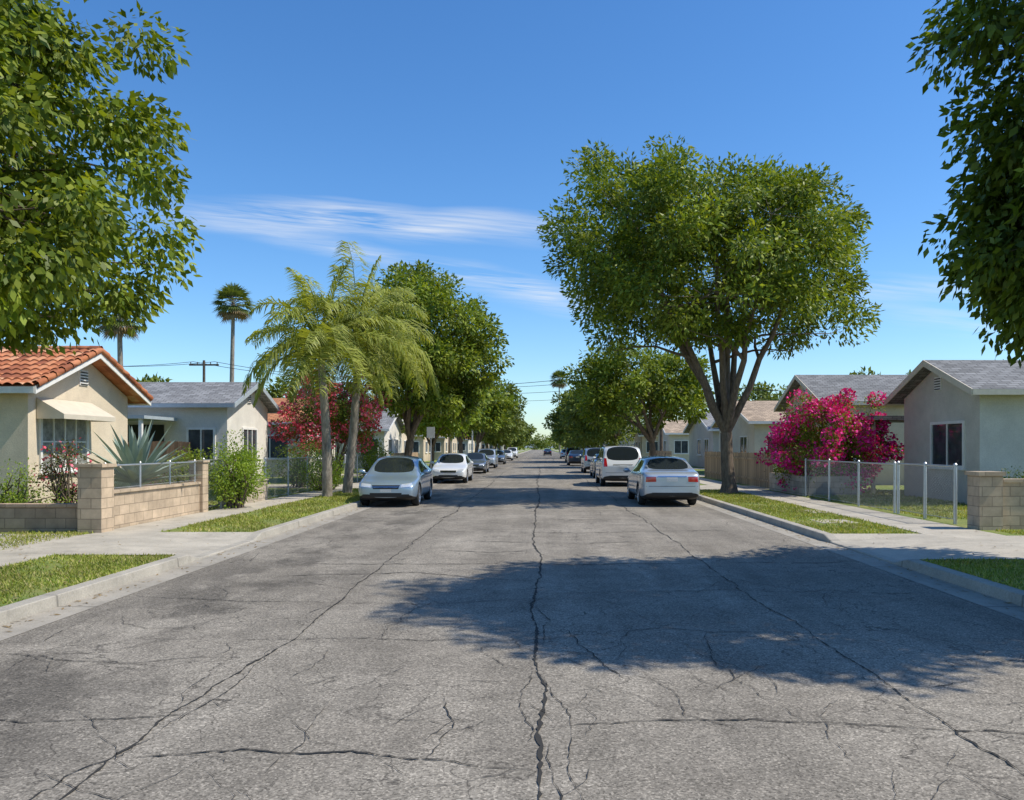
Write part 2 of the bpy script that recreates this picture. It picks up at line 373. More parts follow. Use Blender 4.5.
crack([(-2.8,7.46),(-1.5,7.5),(-.1,7.46)],.013,.03)
crack([(-.1,7.46),(1.2,7.9),(2.6,7.7)],.012,.05)
crack([(-5,9.6),(-2.4,9.1),(0,9.4)],.014,.05)
crack([(0,9.6),(2.4,10.1),(4.9,9.8)],.014,.05)
crack([(-2.5,3.4),(-2.4,4.9),(-2.42,5.4),(-2.32,8.8),(-2.42,12),(-2.4,20)],.018,.022)
crack([(-2.4,20),(-2.5,60)],.03,.05,.2)
crack([(-2.6,3.4),(-2.62,4.3),(-2.42,5.0)],.010,.04); crack([(-2.37,5.2),(-2.25,6.3),(-2.35,7.2)],.008,.03)
crack([(2.65,3.4),(2.64,4.4),(2.62,6.6),(2.57,8.6),(2.5,11.25)],.015,.022)
crack([(2.5,11.25),(2.6,20),(2.5,45)],.02,.04,.15)
crack([(.3,7.9),(.42,7.1),(.62,6.2)],.014,.03)
crack([(-.69,4.6),(-.6,5.1),(-.68,5.7)],.009,.03)
crack([(1.5,7.8),(1.35,6.6),(1.6,5.2)],.008,.05)
crack([(-1.3,9.3),(-1.5,7.5)],.008,.05)
crack([(-2.4,6.8),(-3.4,6.6),(-4.9,6.9)],.012,.05)
crack([(.7,4.0),(1.0,3.6)],.006,.03); crack([(1.9,4.4),(1.5,3.5)],.006,.03); crack([(3.4,6.2),(2.64,5.9)],.009,.03)
for y in (11.0,12.4,13.8,15.1,17.2,19.8,22.5,26,30,35,41,48):
    x0=rng.uniform(-5,-1); x1=rng.uniform(1,5); 
    if rng.random()<.4: x0=0
    if rng.random()<.3: x1=0
    if x1-x0>1: crack([(x0,y+rng.normal()*.2),((x0+x1)/2,y+rng.normal()*.3),(x1,y+rng.normal()*.2)],.015+.0009*y,.05,.08)
for i in range(220):
    x=rng.uniform(-4.8,4.8); y=rng.uniform(3.6,22) if i>90 else rng.uniform(3.6,10); th=rng.choice([0,1.57])+rng.normal()*.45; l=rng.uniform(.3,1.5)
    P=[(x,y)]
    for k in range(3): th+=rng.normal()*.35; x+=math.cos(th)*l/3; y+=math.sin(th)*l/3; P.append((x,y))
    if max(abs(p[0]) for p in P)<4.95: crack(P,.004+.0004*y,.03,.05,.6,CF)
rd_c=empty('road_crack',(0,10,0)); polys('wide_cracks',CV,4,M_crack,rd_c); polys('fine_cracks',CF,4,M_crack2,rd_c)
# grass blades + litter
rng=np.random.default_rng(11); GV=[]
def patch(x0,x1,y0,y1,dens,h=.05):
    n=int(abs(x1-x0)*(y1-y0)*dens); x=rng.uniform(x0,x1,n); y=rng.uniform(y0,y1,n)
    k=np.sin(x*2.1+1)*np.sin(y*1.3)+np.sin(x*5.3+y*3.1)*.6+rng.normal(size=n)*.7; m=k>-.45; x=x[m];y=y[m]; n=len(x)
    th=rng.random(n)*6.28; hh=h*(.4+rng.random(n)); w=.005+.005*rng.random(n)+.0004*y
    dx=np.cos(th)*w; dy=np.sin(th)*w; lx=rng.normal(size=n)*hh*.5; ly=rng.normal(size=n)*hh*.5; z=np.full(n,.124)
    GV.append(np.stack([np.stack([x-dx,y-dy,z],1),np.stack([x+dx,y+dy,z],1),np.stack([x+lx,y+ly,z+hh],1)],1).reshape(-1,3))
patch(-7.5,-5.60,5.5,12.35,1900,.04); patch(-15,-8.64,9,15.7,1100,.05); patch(-7.5,-5.60,15.65,32,600); patch(-7.5,-5.62,36,46,200)
patch(5.60,7.35,6.5,11.85,1900,.04); patch(5.60,7.35,15.35,31,650); patch(9.1,14,8,16,500); patch(9.1,13,18.5,31,400,.07); patch(-12.3,-8.8,21,31,300)
polys('grass',np.concatenate(GV),3,M_blade)
rng=np.random.default_rng(12); n=1500
side=rng.choice([-1,1],n); ax=np.where(rng.random(n)<.5,KX-.03-np.abs(rng.normal(size=n))*.16,rng.uniform(5.6,8.9,n)); x=side*ax; y=rng.uniform(6,34,n)
z=np.where(ax<KX,.012,.155); th=rng.random(n)*6.28; l=.015+.03*rng.random(n)
a=np.stack([np.cos(th),np.sin(th),rng.normal(size=n)*.15],1)*l[:,None]; s_=np.stack([-np.sin(th),np.cos(th),rng.normal(size=n)*.2],1)*(l*.35)[:,None]; p=np.stack([x,y,z],1)
polys('fallen_leaves',np.stack([p-a,p+s_,p+a,p-s_],1).reshape(-1,3),4,M_dead)
# ------------------------------------------------------------ houses
def window(b,o,u,n,w,h,nx=2,ny=1,gl=1,fr=2):
    v=(0,0,1); t=.085
    b.obox(o,u,v,n,(0,w),(0,h),(-.02,.012),gl)
    b.obox(o,u,v,n,(-t,0),(-t,h+t),(-.01,.055),fr); b.obox(o,u,v,n,(w,w+t),(-t,h+t),(-.01,.055),fr)
    b.obox(o,u,v,n,(0,w),(h,h+t),(-.01,.053),fr); b.obox(o,u,v,n,(0,w),(-t,0),(-.01,.053),fr)
    b.obox(o,u,v,n,(-t-.04,w+t+.04),(-t-.05,-t-.001),(-.01,.10),fr)
    for i in range(1,nx): b.obox(o,u,v,n,(w*i/nx-.025,w*i/nx+.025),(0,h),(.0,.04),fr)
    for i in range(1,ny): b.obox(o,u,v,n,(0,w),(h*i/ny-.018,h*i/ny+.018),(.0,.035),fr)
def house(name,s,X0,d1,d2,ze,zp,L,wall,roof,trim,gw=(),fw=(),tile=False,vent=True,glass=None,doors=()):
    ym=(d1+d2)/2; k=(zp-ze)/(ym-d1); oh=.45
    e=empty(name,(s*(X0+L/2),ym,.12)); g=glass or M_glass
    zw=ze+k*oh-.15; b=B(); xa=s*(X0+.45)
    b.prism([(xa,d1+oh,.0),(xa,d2-oh,.0),(xa,d2-oh,zw),(xa,ym,zp-.15),(xa,d1+oh,zw)],(s*(L-.9),0,0)); b.build('walls',wall,e)
    b=B(); t=.12; x0=s*X0
    b.prism([(x0,d1,ze),(x0,ym,zp),(x0,d2,ze),(x0,d2,ze-t),(x0,ym,zp-t),(x0,d1,ze-t)],(s*L,0,0)); b.build('roof',roof,e)
    if tile:
        V=[];F=[]; na=int(L/.03); rows=int(math.hypot(ym-d1,zp-ze)/.36); tt=[]
        for r in range(rows+1):
            for f_ in (0,.5,.97): 
                if r<rows: tt.append((r+f_,f_))
        sl=math.hypot(ym-d1,zp-ze); nyv,nzv=-(zp-ze)/sl,(ym-d1)/sl
        for sd in (-1,1):
            o=len(V)
            for q,f_ in tt:
                tq=q/rows
                for i in range(na+1):
                    a=X0-.06+ (L+.06)*i/na
                    hgt=.015+.06*abs(math.sin(math.pi*a/.24))**.8+.035*(1-f_)
                    yy=(d1-.05+(ym-d1+.05)*tq)+nyv*hgt; 
                    zz=ze-.02+(zp-ze+.02)*tq+nzv*hgt
                    V.append((s*a, yy if sd<0 else 2*ym-yy, zz))
            nr=len(tt)
            for r in range(nr-1):
                for i in range(na): F.append((o+r*(na+1)+i,o+r*(na+1)+i+1,o+(r+1)*(na+1)+i+1,o+(r+1)*(na+1)+i))
        bb=B(); bb.add(V,F,0,False)
        for j in range(int(L/.32)):
            a=X0-.05+j*.32; bb.tube([(s*a,ym,zp+.03),(s*(a+.33),ym,zp+.055)],[.11,.09],8)
        for sd in (-1,1):
            for j in range(rows):
                p0=(x0-s*.02,ym+sd*(ym-d1)*(1-j/rows),ze+(zp-ze)*j/rows+.04); p1=(x0-s*.02,ym+sd*(ym-d1)*(1-(j+1)/rows),ze+(zp-ze)*(j+1)/rows+.02)
                bb.tube([p0,p1],[.10,.08],7)
        bb.build('roof_tiles',roof,e)
    b=B(); xf=x0-s*.035
    b.prism([(xf,d1-.02,ze+.0),(xf,ym,zp+.0),(xf,d2+.02,ze+.0),(xf,d2+.02,ze-.19),(xf,ym,zp-.20),(xf,d1-.02,ze-.19)],(s*.032,0,0))
    b.box(s*(X0+.0),s*(X0+L),d1-.035,d1-.003,ze-.17,ze-.012); b.box(s*(X0+.0),s*(X0+L),d2+.003,d2+.035,ze-.17,ze-.012)
    b.build('fascia',trim,e)
    b=B(); nv=(-s,0,0)
    if vent: 
        b.obox((xa,ym,zp-.95),(0,1,0),(0,0,1),nv,(-.2,.2),(0,.42),(-.01,.03),2)
        for q in range(5): b.obox((xa,ym,zp-.93+q*.08),(0,1,0),(0,0,1),nv,(-.17,.17),(0,.03),(.031,.045),0)
    for (y0,y1,z0,z1,nx,ny) in gw: window(b,(xa,y0,z0),(0,1,0),nv,y1-y0,z1-z0,nx,ny)
    for (xx0,xx1,z0,z1,nx,ny) in fw:
        window(b,(min(s*xx0,s*xx1),d1+oh,z0),(1,0,0),(0,-1,0),abs(xx1-xx0),z1-z0,nx,ny)
    for (y0,y1,z1) in doors: b.obox((xa,y0,.12),(0,1,0),(0,0,1),nv,(0,y1-y0),(0,z1-.12),(-.01,.04),0)
    if b.v: b.build('windows_and_vent',[M_dark,g,M_white],e)
    b=B()
    for (fx,fy,h_) in ((.35,.3,.45),(.6,.62,.35)):
        xx=s*(X0+L*fx); yy=d1+(d2-d1)*fy; zz=zp-abs(yy-ym)*k; b.tube([(xx,yy,zz-.05),(xx,yy,zz+h_)],.05,8)
    b.build('roof_vents',M_galv,e)
    return e
W_cream=stucco('stucco_cream',(.72,.61,.46)); W_white=stucco('stucco_white',(.74,.70,.63)); W_grey=stucco('stucco_grey',(.62,.58,.51))
W_bei=stucco('stucco_beige',(.66,.54,.40)); W_pale=stucco('stucco_pale',(.68,.62,.52))
S_grey=shingle('shingle_grey',(.24,.24,.24)); S_mid=shingle('shingle_slate',(.20,.20,.20)); S_tan=shingle('shingle_tan',(.40,.30,.21)); S_or=shingle('shingle_terracotta',(.47,.2,.09))
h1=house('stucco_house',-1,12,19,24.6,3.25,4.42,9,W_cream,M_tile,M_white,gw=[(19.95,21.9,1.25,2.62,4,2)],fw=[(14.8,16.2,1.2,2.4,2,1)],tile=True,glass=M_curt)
b=B()
b.prism([(-12.42,19.8,3.0),(-12.42,22.1,3.0),(-12.42,22.1,2.94),(-12.42,19.8,2.94)],(.03,0,0))
b.add([(-12.43,19.75,3.02),(-12.43,22.15,3.02),(-11.75,22.15,2.62),(-11.75,19.75,2.62),(-11.75,22.15,2.5),(-11.75,19.75,2.5),(-12.43,19.75,2.5),(-12.43,22.15,2.5)],[(0,1,2,3),(3,2,4,5),(0,3,5,6),(1,7,4,2)])
b.build('awning',simple('awning_canvas',(.62,.55,.44),.7,0,.08,5),h1)
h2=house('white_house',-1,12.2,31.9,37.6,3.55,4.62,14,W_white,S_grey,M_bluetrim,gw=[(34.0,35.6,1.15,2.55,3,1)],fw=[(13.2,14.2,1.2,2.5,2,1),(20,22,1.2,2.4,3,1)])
b=B(); b.box(-19.5,-15.2,32.3,32.36,.2,2.7,0); b.build('carport_dark_panel',M_dark,h2)  # flat near-black panel stands in for the dark inside of the carport
b=B(); b.box(-19.8,-14.6,29.5,32.2,2.85,2.97); b.build('carport_roof',M_bluetrim,h2)
b=B()
for x in (-19.6,-17.2,-14.8): b.box(x-.06,x+.06,29.6,29.72,.12,2.85)
b.build('carport_posts',M_white,h2)
house('terracotta_roof_house',-1,12.5,44,51,3.2,4.7,14,W_pale,S_or,M_white,gw=[(46,48,1.2,2.4,2,1)],fw=[(14,16,1.2,2.4,2,1)])
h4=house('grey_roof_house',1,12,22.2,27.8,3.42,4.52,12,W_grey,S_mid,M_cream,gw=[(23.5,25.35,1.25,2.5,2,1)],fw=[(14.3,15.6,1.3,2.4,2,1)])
b=B(); b.box(11.6,16.5,28.1,31.2,2.75,2.9); b.build('porch_roof',S_mid,h4)
b=B(); b.box(11.57,11.6,28.08,31.2,2.66,2.88); [b.box(11.75,11.87,y,y+.12,.12,2.75) for y in (28.3,30.9)]; b.build('porch_posts',M_cream,h4)
b=B(); b.box(14.5,16.5,27.9,31.2,.1,2.74); b.build('porch_wall',W_grey,h4)
house('ranch_house',1,12.2,34.8,41.6,3.8,5.25,14,W_bei,S_mid,M_cream,gw=[(36,37.6,1.2,2.4,2,1)],fw=[(13.3,14.8,1.3,2.5,2,1),(16.3,17.6,1.3,2.5,2,1)])
h6=house('tan_roof_house',1,12,46,56,3.3,4.75,14,W_pale,S_tan,M_white,gw=[(48,49.6,1.2,2.4,2,1),(52,53.4,1.2,2.4,2,1)],fw=[(13.2,14.6,1.2,2.4,2,1)])
walls=[W_cream,W_white,W_bei,W_pale,W_grey]; roofs=[S_grey,S_tan,S_mid,S_or]; rr=random.Random(4)
for s in (-1,1):
    y=62
    while y<300:
        w=rr.uniform(8,11); X=rr.uniform(11.5,13.5)
        house('bungalow',s,X,y,y+w,3.2,rr.uniform(4.5,5.2),13,rr.choice(walls),rr.choice(roofs),M_white,gw=[(y+2,y+3.5,1.2,2.4,2,1),(y+5,y+6.4,1.2,2.4,2,1)],fw=[(X+1,X+2.3,1.2,2.4,2,1)])
        y+=w+rr.uniform(5,9)
# ------------------------------------------------------------ fences/walls
def chain(name,p0,p1,z0,z1,posts,pr=.032,pitch=.075,capz=.04,wire=.0028):
    p0=Vector(p0);p1=Vector(p1); L=(p1-p0).length; u=(p1-p0)/L; H=z1-z0; nrm=Vector((-u.y,u.x))
    e=empty(name,((p0.x+p1.x)/2,(p0.y+p1.y)/2,z0)); V=[]
    def pt(a,z,o=0): return (p0.x+u.x*a+nrm.x*o,p0.y+u.y*a+nrm.y*o,z0+z)
    k=-H
    while k<L:
        for sg in (1,-1):
            a0=k;a1=k+H; t0=max(0,-a0/H); t1=min(1,(L-a0)/H)
            if t1<=t0: continue
            A=(a0+H*t0, H*t0 if sg>0 else H*(1-t0)); C=(a0+H*t1,H*t1 if sg>0 else H*(1-t1)); w=wire
            V+=[pt(A[0]-w,A[1]),pt(A[0]+w,A[1]),pt(C[0]+w,C[1]),pt(C[0]-w,C[1])]
            V+=[pt(A[0],A[1],-w*.7),pt(A[0],A[1],w*.7),pt(C[0],C[1],w*.7),pt(C[0],C[1],-w*.7)]
        k+=pitch
    polys('mesh',V,4,M_wire,e); b=B()
    b.tube([pt(0,H),pt(L,H)],.021,8); b.tube([pt(0,.03),pt(L,.03)],.008,5)
    for a in posts:
        x,y,_=pt(a,0); b.tube([(x,y,.1),(x,y,z0+H+capz)],pr,10); b.tube([(x,y,z0+H+capz),(x,y,z0+H+capz+.03)],[pr*1.25,pr*.5],10)
    b.build('posts_and_rails',M_galv,e); return e
wl=empty('block_wall',(-8.7,18,.12)); b=B(); b.box(-8.82,-8.64,15.98,20.3,.1,.86); b.box(-8.86,-8.60,15.96,20.3,.862,.92)
b.build('wall_course',M_block,wl)
b=B(); b.box(-8.96,-8.5,15.5,15.96,.1,1.40); b.box(-9.0,-8.46,15.46,16.0,1.402,1.47); b.box(-8.9,-8.56,20.3,20.64,.1,1.40); b.box(-8.93,-8.53,20.27,20.67,1.402,1.46); b.build('pillars',M_block,wl)
b=B(); b.box(-22,-8.97,15.72,15.9,.1,.62); b.box(-22,-8.97,15.68,15.94,.622,.68); b.build('garden_wall',blockmat('block_wall_tan_shaded',(.42,.30,.21)),wl)  # garden wall: darker version of the tan block, this side's shade painted in
chain('chain_link_fence',(-8.72,16.0),(-8.72,20.3),.93,1.42,[.05,1.45,2.85,4.2],.022)
chain('chain_link_gate',(-8.72,20.7),(-8.72,21.9),.2,1.45,[.04,1.16],.025)
chain('chain_link_fence',(-8.75,25.5),(-8.75,32.3),.15,1.4,[0,2.3,4.6,6.8],.03)
b=B(); b.box(-8.85,-8.65,22.0,25.4,.1,.75); b.box(-8.89,-8.61,21.98,25.42,.752,.8); b.build('block_wall',M_block2)
chain('chain_link_fence',(-8.75,35.9),(-8.75,45.5),.15,1.4,[0,2.4,4.8,7.2,9.5],.03)
chain('chain_link_fence',(9.0,20.3),(9.0,27.2),.16,1.36,[0,2.3,4.6,6.8],.032)
chain('chain_link_gate',(9.0,17.3),(9.0,20.15),.2,1.38,[.04,1.4,2.8],.038)
wr=empty('block_wall',(9.8,16.3,.12)); b=B(); b.box(9.33,24,16.25,16.45,.1,1.08); b.box(9.33,24,16.21,16.49,1.082,1.15); b.build('wall_course',M_block,wr)
b=B(); b.box(8.85,9.32,16.1,16.57,.1,1.22); b.box(8.81,9.36,16.06,16.61,1.222,1.30); b.build('pillar',M_block,wr)
b=B(); b.box(9.0,9.2,27.4,31.4,.1,.8); b.box(9.2,11.0,27.35,27.55,.1,.8); b.build('block_wall',M_block2)
def picket(name,p0,p1,z1,m):
    p0=Vector(p0);p1=Vector(p1); L=(p1-p0).length; u=(p1-p0)/L; n=Vector((-u.y,u.x)); b=B(); rg=random.Random(3); a=0
    while a<L:
        b.obox((p0.x+u.x*a,p0.y+u.y*a,.13),(u.x,u.y,0),(0,0,1),(n.x,n.y,0),(0,.128),(0,z1-.13+rg.uniform(-.02,.02)),(0,.02)); a+=.14
    for z in (.4,z1-.3): b.obox((p0.x,p0.y,z),(u.x,u.y,0),(0,0,1),(n.x,n.y,0),(0,L),(0,.09),(.022,.06))
    b.build(name,m)
picket('wooden_fence',(9.2,31.6),(9.2,44.5),1.55,M_wood2); picket('wooden_fence',(-16.5,29.4),(-12.9,29.4),2.0,M_wood)
picket('wooden_fence',(9.3,56.5),(9.3,68),1.5,M_wood2); picket('wooden_fence',(-9.3,50),(-9.3,61),1.4,M_wood2)
# ------------------------------------------------------------ shrubs
def bush(name,c,rr,ncl,nl,ls,leaf,seed,flower=None,nf=0,fs=.06,cr=(.25,.45),W=.25,stems=True,bottom=-.9,pw=.4,ffrac=.8):
    rng=np.random.default_rng(seed); e=empty(name,(c[0],c[1],.12)); cl=crown(rng,c,rr,ncl,.2,bottom,pw)
    rad=cr[0]+(cr[1]-cr[0])*rng.random(ncl)
    polys('foliage',leaves(rng,cl,rad,nl,ls,W,c,.15),4,leaf,e)
    if flower:
        d=(cl-np.array(c))/np.array(rr); m=np.linalg.norm(d,axis=1)>.55
        m&=rng.random(ncl)<ffrac
        polys('flowers',leaves(rng,cl[m]+(cl[m]-np.array(c))*.07,rad[m],nf,fs,.48,c,0.,.3,pw=5),4,flower,e)
    if stems:
        b=B()
        for q in cl[:40]:
            p0=np.array([c[0]+rng.normal()*.1,c[1]+rng.normal()*.1,.1]); b.tube([p0,(p0+q)/2+rng.normal(size=3)*.1,q],[.03,.02,.008],4,cap=False)
        b.build('stems',M_bark,e)
    return e
bush('bougainvillea_bush',(10.3,28.6,2.0),(2.15,1.6,1.75),200,120,.09,M_leafA,21,M_boug,150,.09,(.3,.5),ffrac=.66)
bush('flowering_tree',(-9.9,38.5,3.4),(2.45,2.0,1.9),180,95,.11,M_leafA,22,M_redfl,105,.10,(.35,.6),ffrac=.68)
bush('hedge_shrub',(-8.25,21.9,1.05),(.62,.85,.95),70,110,.07,M_leafC,23)
bush('flowering_shrub',(-10.3,17.4,1.15),(.55,.5,.95),40,45,.06,leafmat('rose_leaf',[(.16,.09,.04),(.13,.16,.04),(.2,.2,.08)],.2),24,M_redfl,12,.06,(.15,.28))
bush('yard_shrub',(-11.6,17.4,.7),(.7,.5,.6),50,60,.06,M_leafC,25)
bush('yard_shrub',(-11.0,16.6,.45),(1.6,.4,.35),60,50,.05,M_leafC,26)
bush('yard_shrub',(-8.3,30.8,.8),(.7,1.5,.7),70,60,.07,M_leafC,27)
bush('yard_shrub',(-9.9,33,1.0),(1.0,1.0,.9),70,60,.08,M_leafB,28)
bush('yard_shrub',(10.3,32.7,.9),(.9,.8,.8),60,60,.08,M_leafB,29)
bush('yard_shrub',(13.2,21.2,.7),(1.0,.5,.6),60,60,.07,M_leafB,30)
bush('yard_shrub',(-8.4,40,1.2),(.8,1.5,1.0),70,60,.09,M_leafC,31)
bush('yard_shrub',(-10.9,24.5,.9),(.9,.9,.8),60,60,.08,M_leafA,32)
def agave(name,c,n,L,seed):
    rng=random.Random(seed); b=B(); c=Vector(c)
    for i in range(n):
        th=i*2.39996; el=R(80-68*(i/n)**.8+rng.uniform(-5,5)); l=L*rng.uniform(.85,1.1); P=[];
        d=Vector((math.cos(th)*math.cos(el),math.sin(th)*math.cos(el),math.sin(el))); sd=Vector((-math.sin(th),math.cos(th),0)); up=sd.cross(d)*-1
        for t,w in ((0,.06),(.15,.085),(.4,.09),(.7,.06),(.9,.025),(1,.002)):
            p=c+d*l*t-Vector((0,0,1))*(.12*t*t*l*math.cos(el)); P+=[p+sd*w+up*w*.5,p,p-sd*w+up*w*.5]
        F=[]
        for k in range(5): F+=[(k*3,k*3+1,k*3+4,k*3+3),(k*3+1,k*3+2,k*3+5,k*3+4)]
        b.add(P,F,0,True)
    b.tube([c-Vector((0,0,c.z-.1)),c+Vector((0,0,.2))],[.16,.12],8)
    b.build(name,M_agave)
agave('agave_plant',(-9.7,19.2,.9),56,1.6,1); agave('agave_plant',(-10.9,20.8,.5),34,1.0,2)
# ------------------------------------------------------------ palms
def queen_palm(name,base,top,fl,seed,nf=26):
    rng=random.Random(seed); base=Vector(base); top=Vector(top); e=empty(name,base); b=B()
    pts=[base+(top-base)*t+Vector((.06*math.sin(t*3.1),0,0)) for t in np.linspace(0,1,26)]
    b.tube([base-Vector((0,0,.1))]+pts,[.25]+[.17-.05*i/25+(.010 if i%2 else 0) for i in range(26)],12)
    b.tube([pts[-1],pts[-1]+Vector((0,0,.8))],[.12,.05],8,1); V=[]
    for i in range(nf):
        th=i*2.39996+rng.uniform(-.2,.2); el=R(76-88*(i/nf)+rng.uniform(-8,8)); l=fl*rng.uniform(.85,1.1)
        p=pts[-1]+Vector((0,0,.55)); d=Vector((math.cos(th)*math.cos(el),math.sin(th)*math.cos(el),math.sin(el)))
        sd=Vector((-math.sin(th),math.cos(th),0)); rp=[p.copy()]; n=40; st=l/n; dd=d.copy(); sag=rng.uniform(.9,1.5)
        for k in range(n):
            dd=(dd+Vector((0,0,-1))*(sag*1.6/n)*(0.5+k/n)).normalized(); p=p+dd*st; rp.append(p.copy())
            if k<5: continue
            t=k/n; ll=.72*fl/2.8*(math.sin(math.pi*min(1,t*.85+.12))**.6)*rng.uniform(.8,1.1)
            for sg in (-1,1):
                for rpt in range(2):
                    a=(sd*sg*rng.uniform(.6,1)+dd*rng.uniform(.3,.7)+Vector((0,0,rng.uniform(-.5,.45)))).normalized()
                    q=p+dd*st*rng.random(); w=Vector((0,0,1)).cross(a).normalized()*.018+Vector((0,0,.01))
                    m=q+a*ll*.5; t2=m+(a+Vector((0,0,-.9))).normalized()*ll*.5
                    V+=[q-w*.5,q+w*.5,m+w,m-w, m-w,m+w,t2+w*.1,t2-w*.1]
        b.tube(rp[::4],[.03*(1-.85*j/10) for j in range(len(rp[::4]))],4,1,cap=False)
    polys('fronds',[tuple(v) for v in V],4,M_palm,e); b.build('trunk',[M_pbark,M_palm],e)
queen_palm('queen_palm',(-7.1,26.7,.12),(-7.3,26.7,4.55),3.0,1,30); queen_palm('queen_palm',(-7.0,29.0,.12),(-6.6,29.0,5.2),3.5,2,36)
def fan_palm(name,base,h,r,seed):
    rng=random.Random(seed); base=Vector(base); e=empty(name,base); b=B(); top=base+Vector((rng.uniform(-.3,.3),0,h))
    b.tube([base+(top-base)*t for t in np.linspace(0,1,12)],[.24-.09*i/11 for i in range(12)],9); V=[];D=[]
    for i in range(60):
        th=i*2.39996; f=i/60; el=R(88-140*f+rng.uniform(-8,8)); tgt=V if f<.85 else D
        d=Vector((math.cos(th)*math.cos(el),math.sin(th)*math.cos(el),math.sin(el))); sd=Vector((-math.sin(th),math.cos(th),0)); up=d.cross(sd)
        h0=top+d*r*.5; b.tube([top,h0],.02,3,cap=False)
        for k in range(13):
            a=R(-75+150*k/12); dd=(d*math.cos(a)+sd*math.sin(a)+Vector((0,0,-.2))).normalized(); w=dd.cross(up).normalized()*.055*r/1.6
            l=r*.55*rng.uniform(.85,1.1); m=h0+dd*l*.5; tgt+=[h0-w*.3,h0+w*.3,m+w,m-w,m-w,m+w,h0+dd*l+Vector((0,0,-.12*l)),h0+dd*l+Vector((0,0,-.12*l))]
    polys('fronds',[tuple(v) for v in V],4,M_palm2,e); polys('dead_fronds',[tuple(v) for v in D],4,M_dead,e); b.build('trunk',M_pbark,e)
fan_palm('fan_palm',(-28.7,55,.1),10.6,1.85,1); fan_palm('fan_palm',(-27.1,70,.1),14.2,1.95,2); fan_palm('fan_palm',(5.9,240,.1),21.8,3.3,3); fan_palm('fan_palm',(-14,190,.1),14,2,4)
# ------------------------------------------------------------ trees
tree('street_tree',(6.85,29,.12),(6.35,29,8.5),(5.8,4.9,3.95),270,320,.19,.235,2.2,101,M_leafA,.12,-.7,(.6,1.05),nlimb=9,pw=.33)
tree('street_tree',(-10.2,11.6,.12),(-9.75,11.6,6.9),(3.8,3.6,3.9),310,300,.15,.26,2.3,102,M_leafA,.10,-.95,(.45,.8),droop=.7,W=.26,boxy=.6)
tree('street_tree',(9.3,9.0,.12),(8.85,9.0,7.3),(3.7,3.0,4.6),300,280,.15,.25,2.3,103,M_leafB,.08,-.97,(.45,.8),droop=.7,W=.26,boxy=.75,
     extra=[((7.55,11.2,5.2),(1.15,1.2,1.75),70),((8.6,12.6,4.6),(1.3,1.2,1.1),40)])
tree('street_tree',(-6.7,40,.12),(-5.65,40,6.9),(3.6,3.4,3.9),170,270,.2,.22,2.0,104,M_leafA,.08,-.9,(.6,.95),W=.25)
tree('street_tree',(6.9,48,.12),(6.0,48,5.3),(4.0,3.8,2.6),110,220,.24,.2,1.9,105,M_leafA,.15,-.8,(.6,1.0),W=.25)
tree('street_tree',(-7.2,53,.12),(-6.7,53,4.2),(2.3,2.3,1.9),60,180,.24,.14,1.6,106,M_leafC,.15,-.8,(.5,.8),W=.25)
tree('street_tree',(-6.8,66,.12),(-5.6,66,5.5),(2.9,3.3,2.8),75,170,.30,.2,2,107,M_leafA,.18,-.85,(.6,1.0),W=.25)
tree('street_tree',(-6.9,84,.12),(-5.0,84,5.6),(3.2,3.5,3.2),75,150,.34,.2,2,108,M_leafF,.18,-.85,(.7,1.1),W=.25)
tree('street_tree',(6.9,70,.12),(5.6,70,4.6),(3.6,3.8,2.7),80,160,.32,.2,2,109,M_leafF,.18,-.85,(.7,1.1),W=.25)
tree('street_tree',(6.9,92,.12),(5.4,92,5.0),(3.8,4,3.2),80,150,.38,.2,2,110,M_leafF,.18,-.85,(.8,1.2),W=.25)
rr=random.Random(9)
for y in (105,122,140,162,190,220):
    for s in (-1,1):
        yy=y+rr.uniform(-5,5); r=rr.uniform(2.6,4); z=rr.uniform(4.6,6.2)
        tree('street_tree',(s*6.9,yy,.12),(s*rr.uniform(5.6,7.2),yy,z),(r,r,z*.52),45,100,.55,.2,2,200+y+s,M_leafF,.2,-.9,(.8,1.3),W=.28,nlimb=4)
for i,(x,y,r,z) in enumerate([(-17,56,3,4.6),(-22,46,2.2,4.0),(-14,72,3.5,4.8),(22,50,2.5,4.6),(27,46,2,4.3),(17,62,2.6,4.4),(14,95,4,5),(-15,100,4,6)]):
    tree('yard_tree',(x,y,.12),(x,y,z),(r,r,z*.45),45,120,.32,.15,1.6,300+i,M_leafF,.2,-.9,(.5,1.0),W=.25,nlimb=4)
rng=np.random.default_rng(77); cc=[];rd=[]
for i in range(800):
    y=rng.uniform(230,560); 
    x=rng.choice([-1,1])*rng.uniform(7 if y<450 else 0,7+.75*y) ; h=rng.uniform(1,7.5+.004*y); cc.append((x,y,h)); rd.append(rng.uniform(1.8,3.2))
for i in range(200):
    cc.append((rng.uniform(-60,60),rng.uniform(530,560),rng.uniform(1,9))); rd.append(rng.uniform(2,3.5))
polys('distant_trees',leaves(rng,cc,rd,60,1.3,.3,(0,300,-60),.2),4,M_leafF)
b=B(); V=[];F=[]
for i in range(61):
    x=-1500+50*i; h=14+10*math.sin(i*.35)+6*math.sin(i*.9+1); V+=[(x,1500,-1),(x,1600,h),(x,1800,h*.8)]
    if i: o=(i-1)*3; F+=[(o,o+3,o+4,o+1),(o+1,o+4,o+5,o+2)]
b.add(V,F,0,True); b.build('hill',simple('hill_haze',(.16,.2,.22),.9,0,.2,.02))
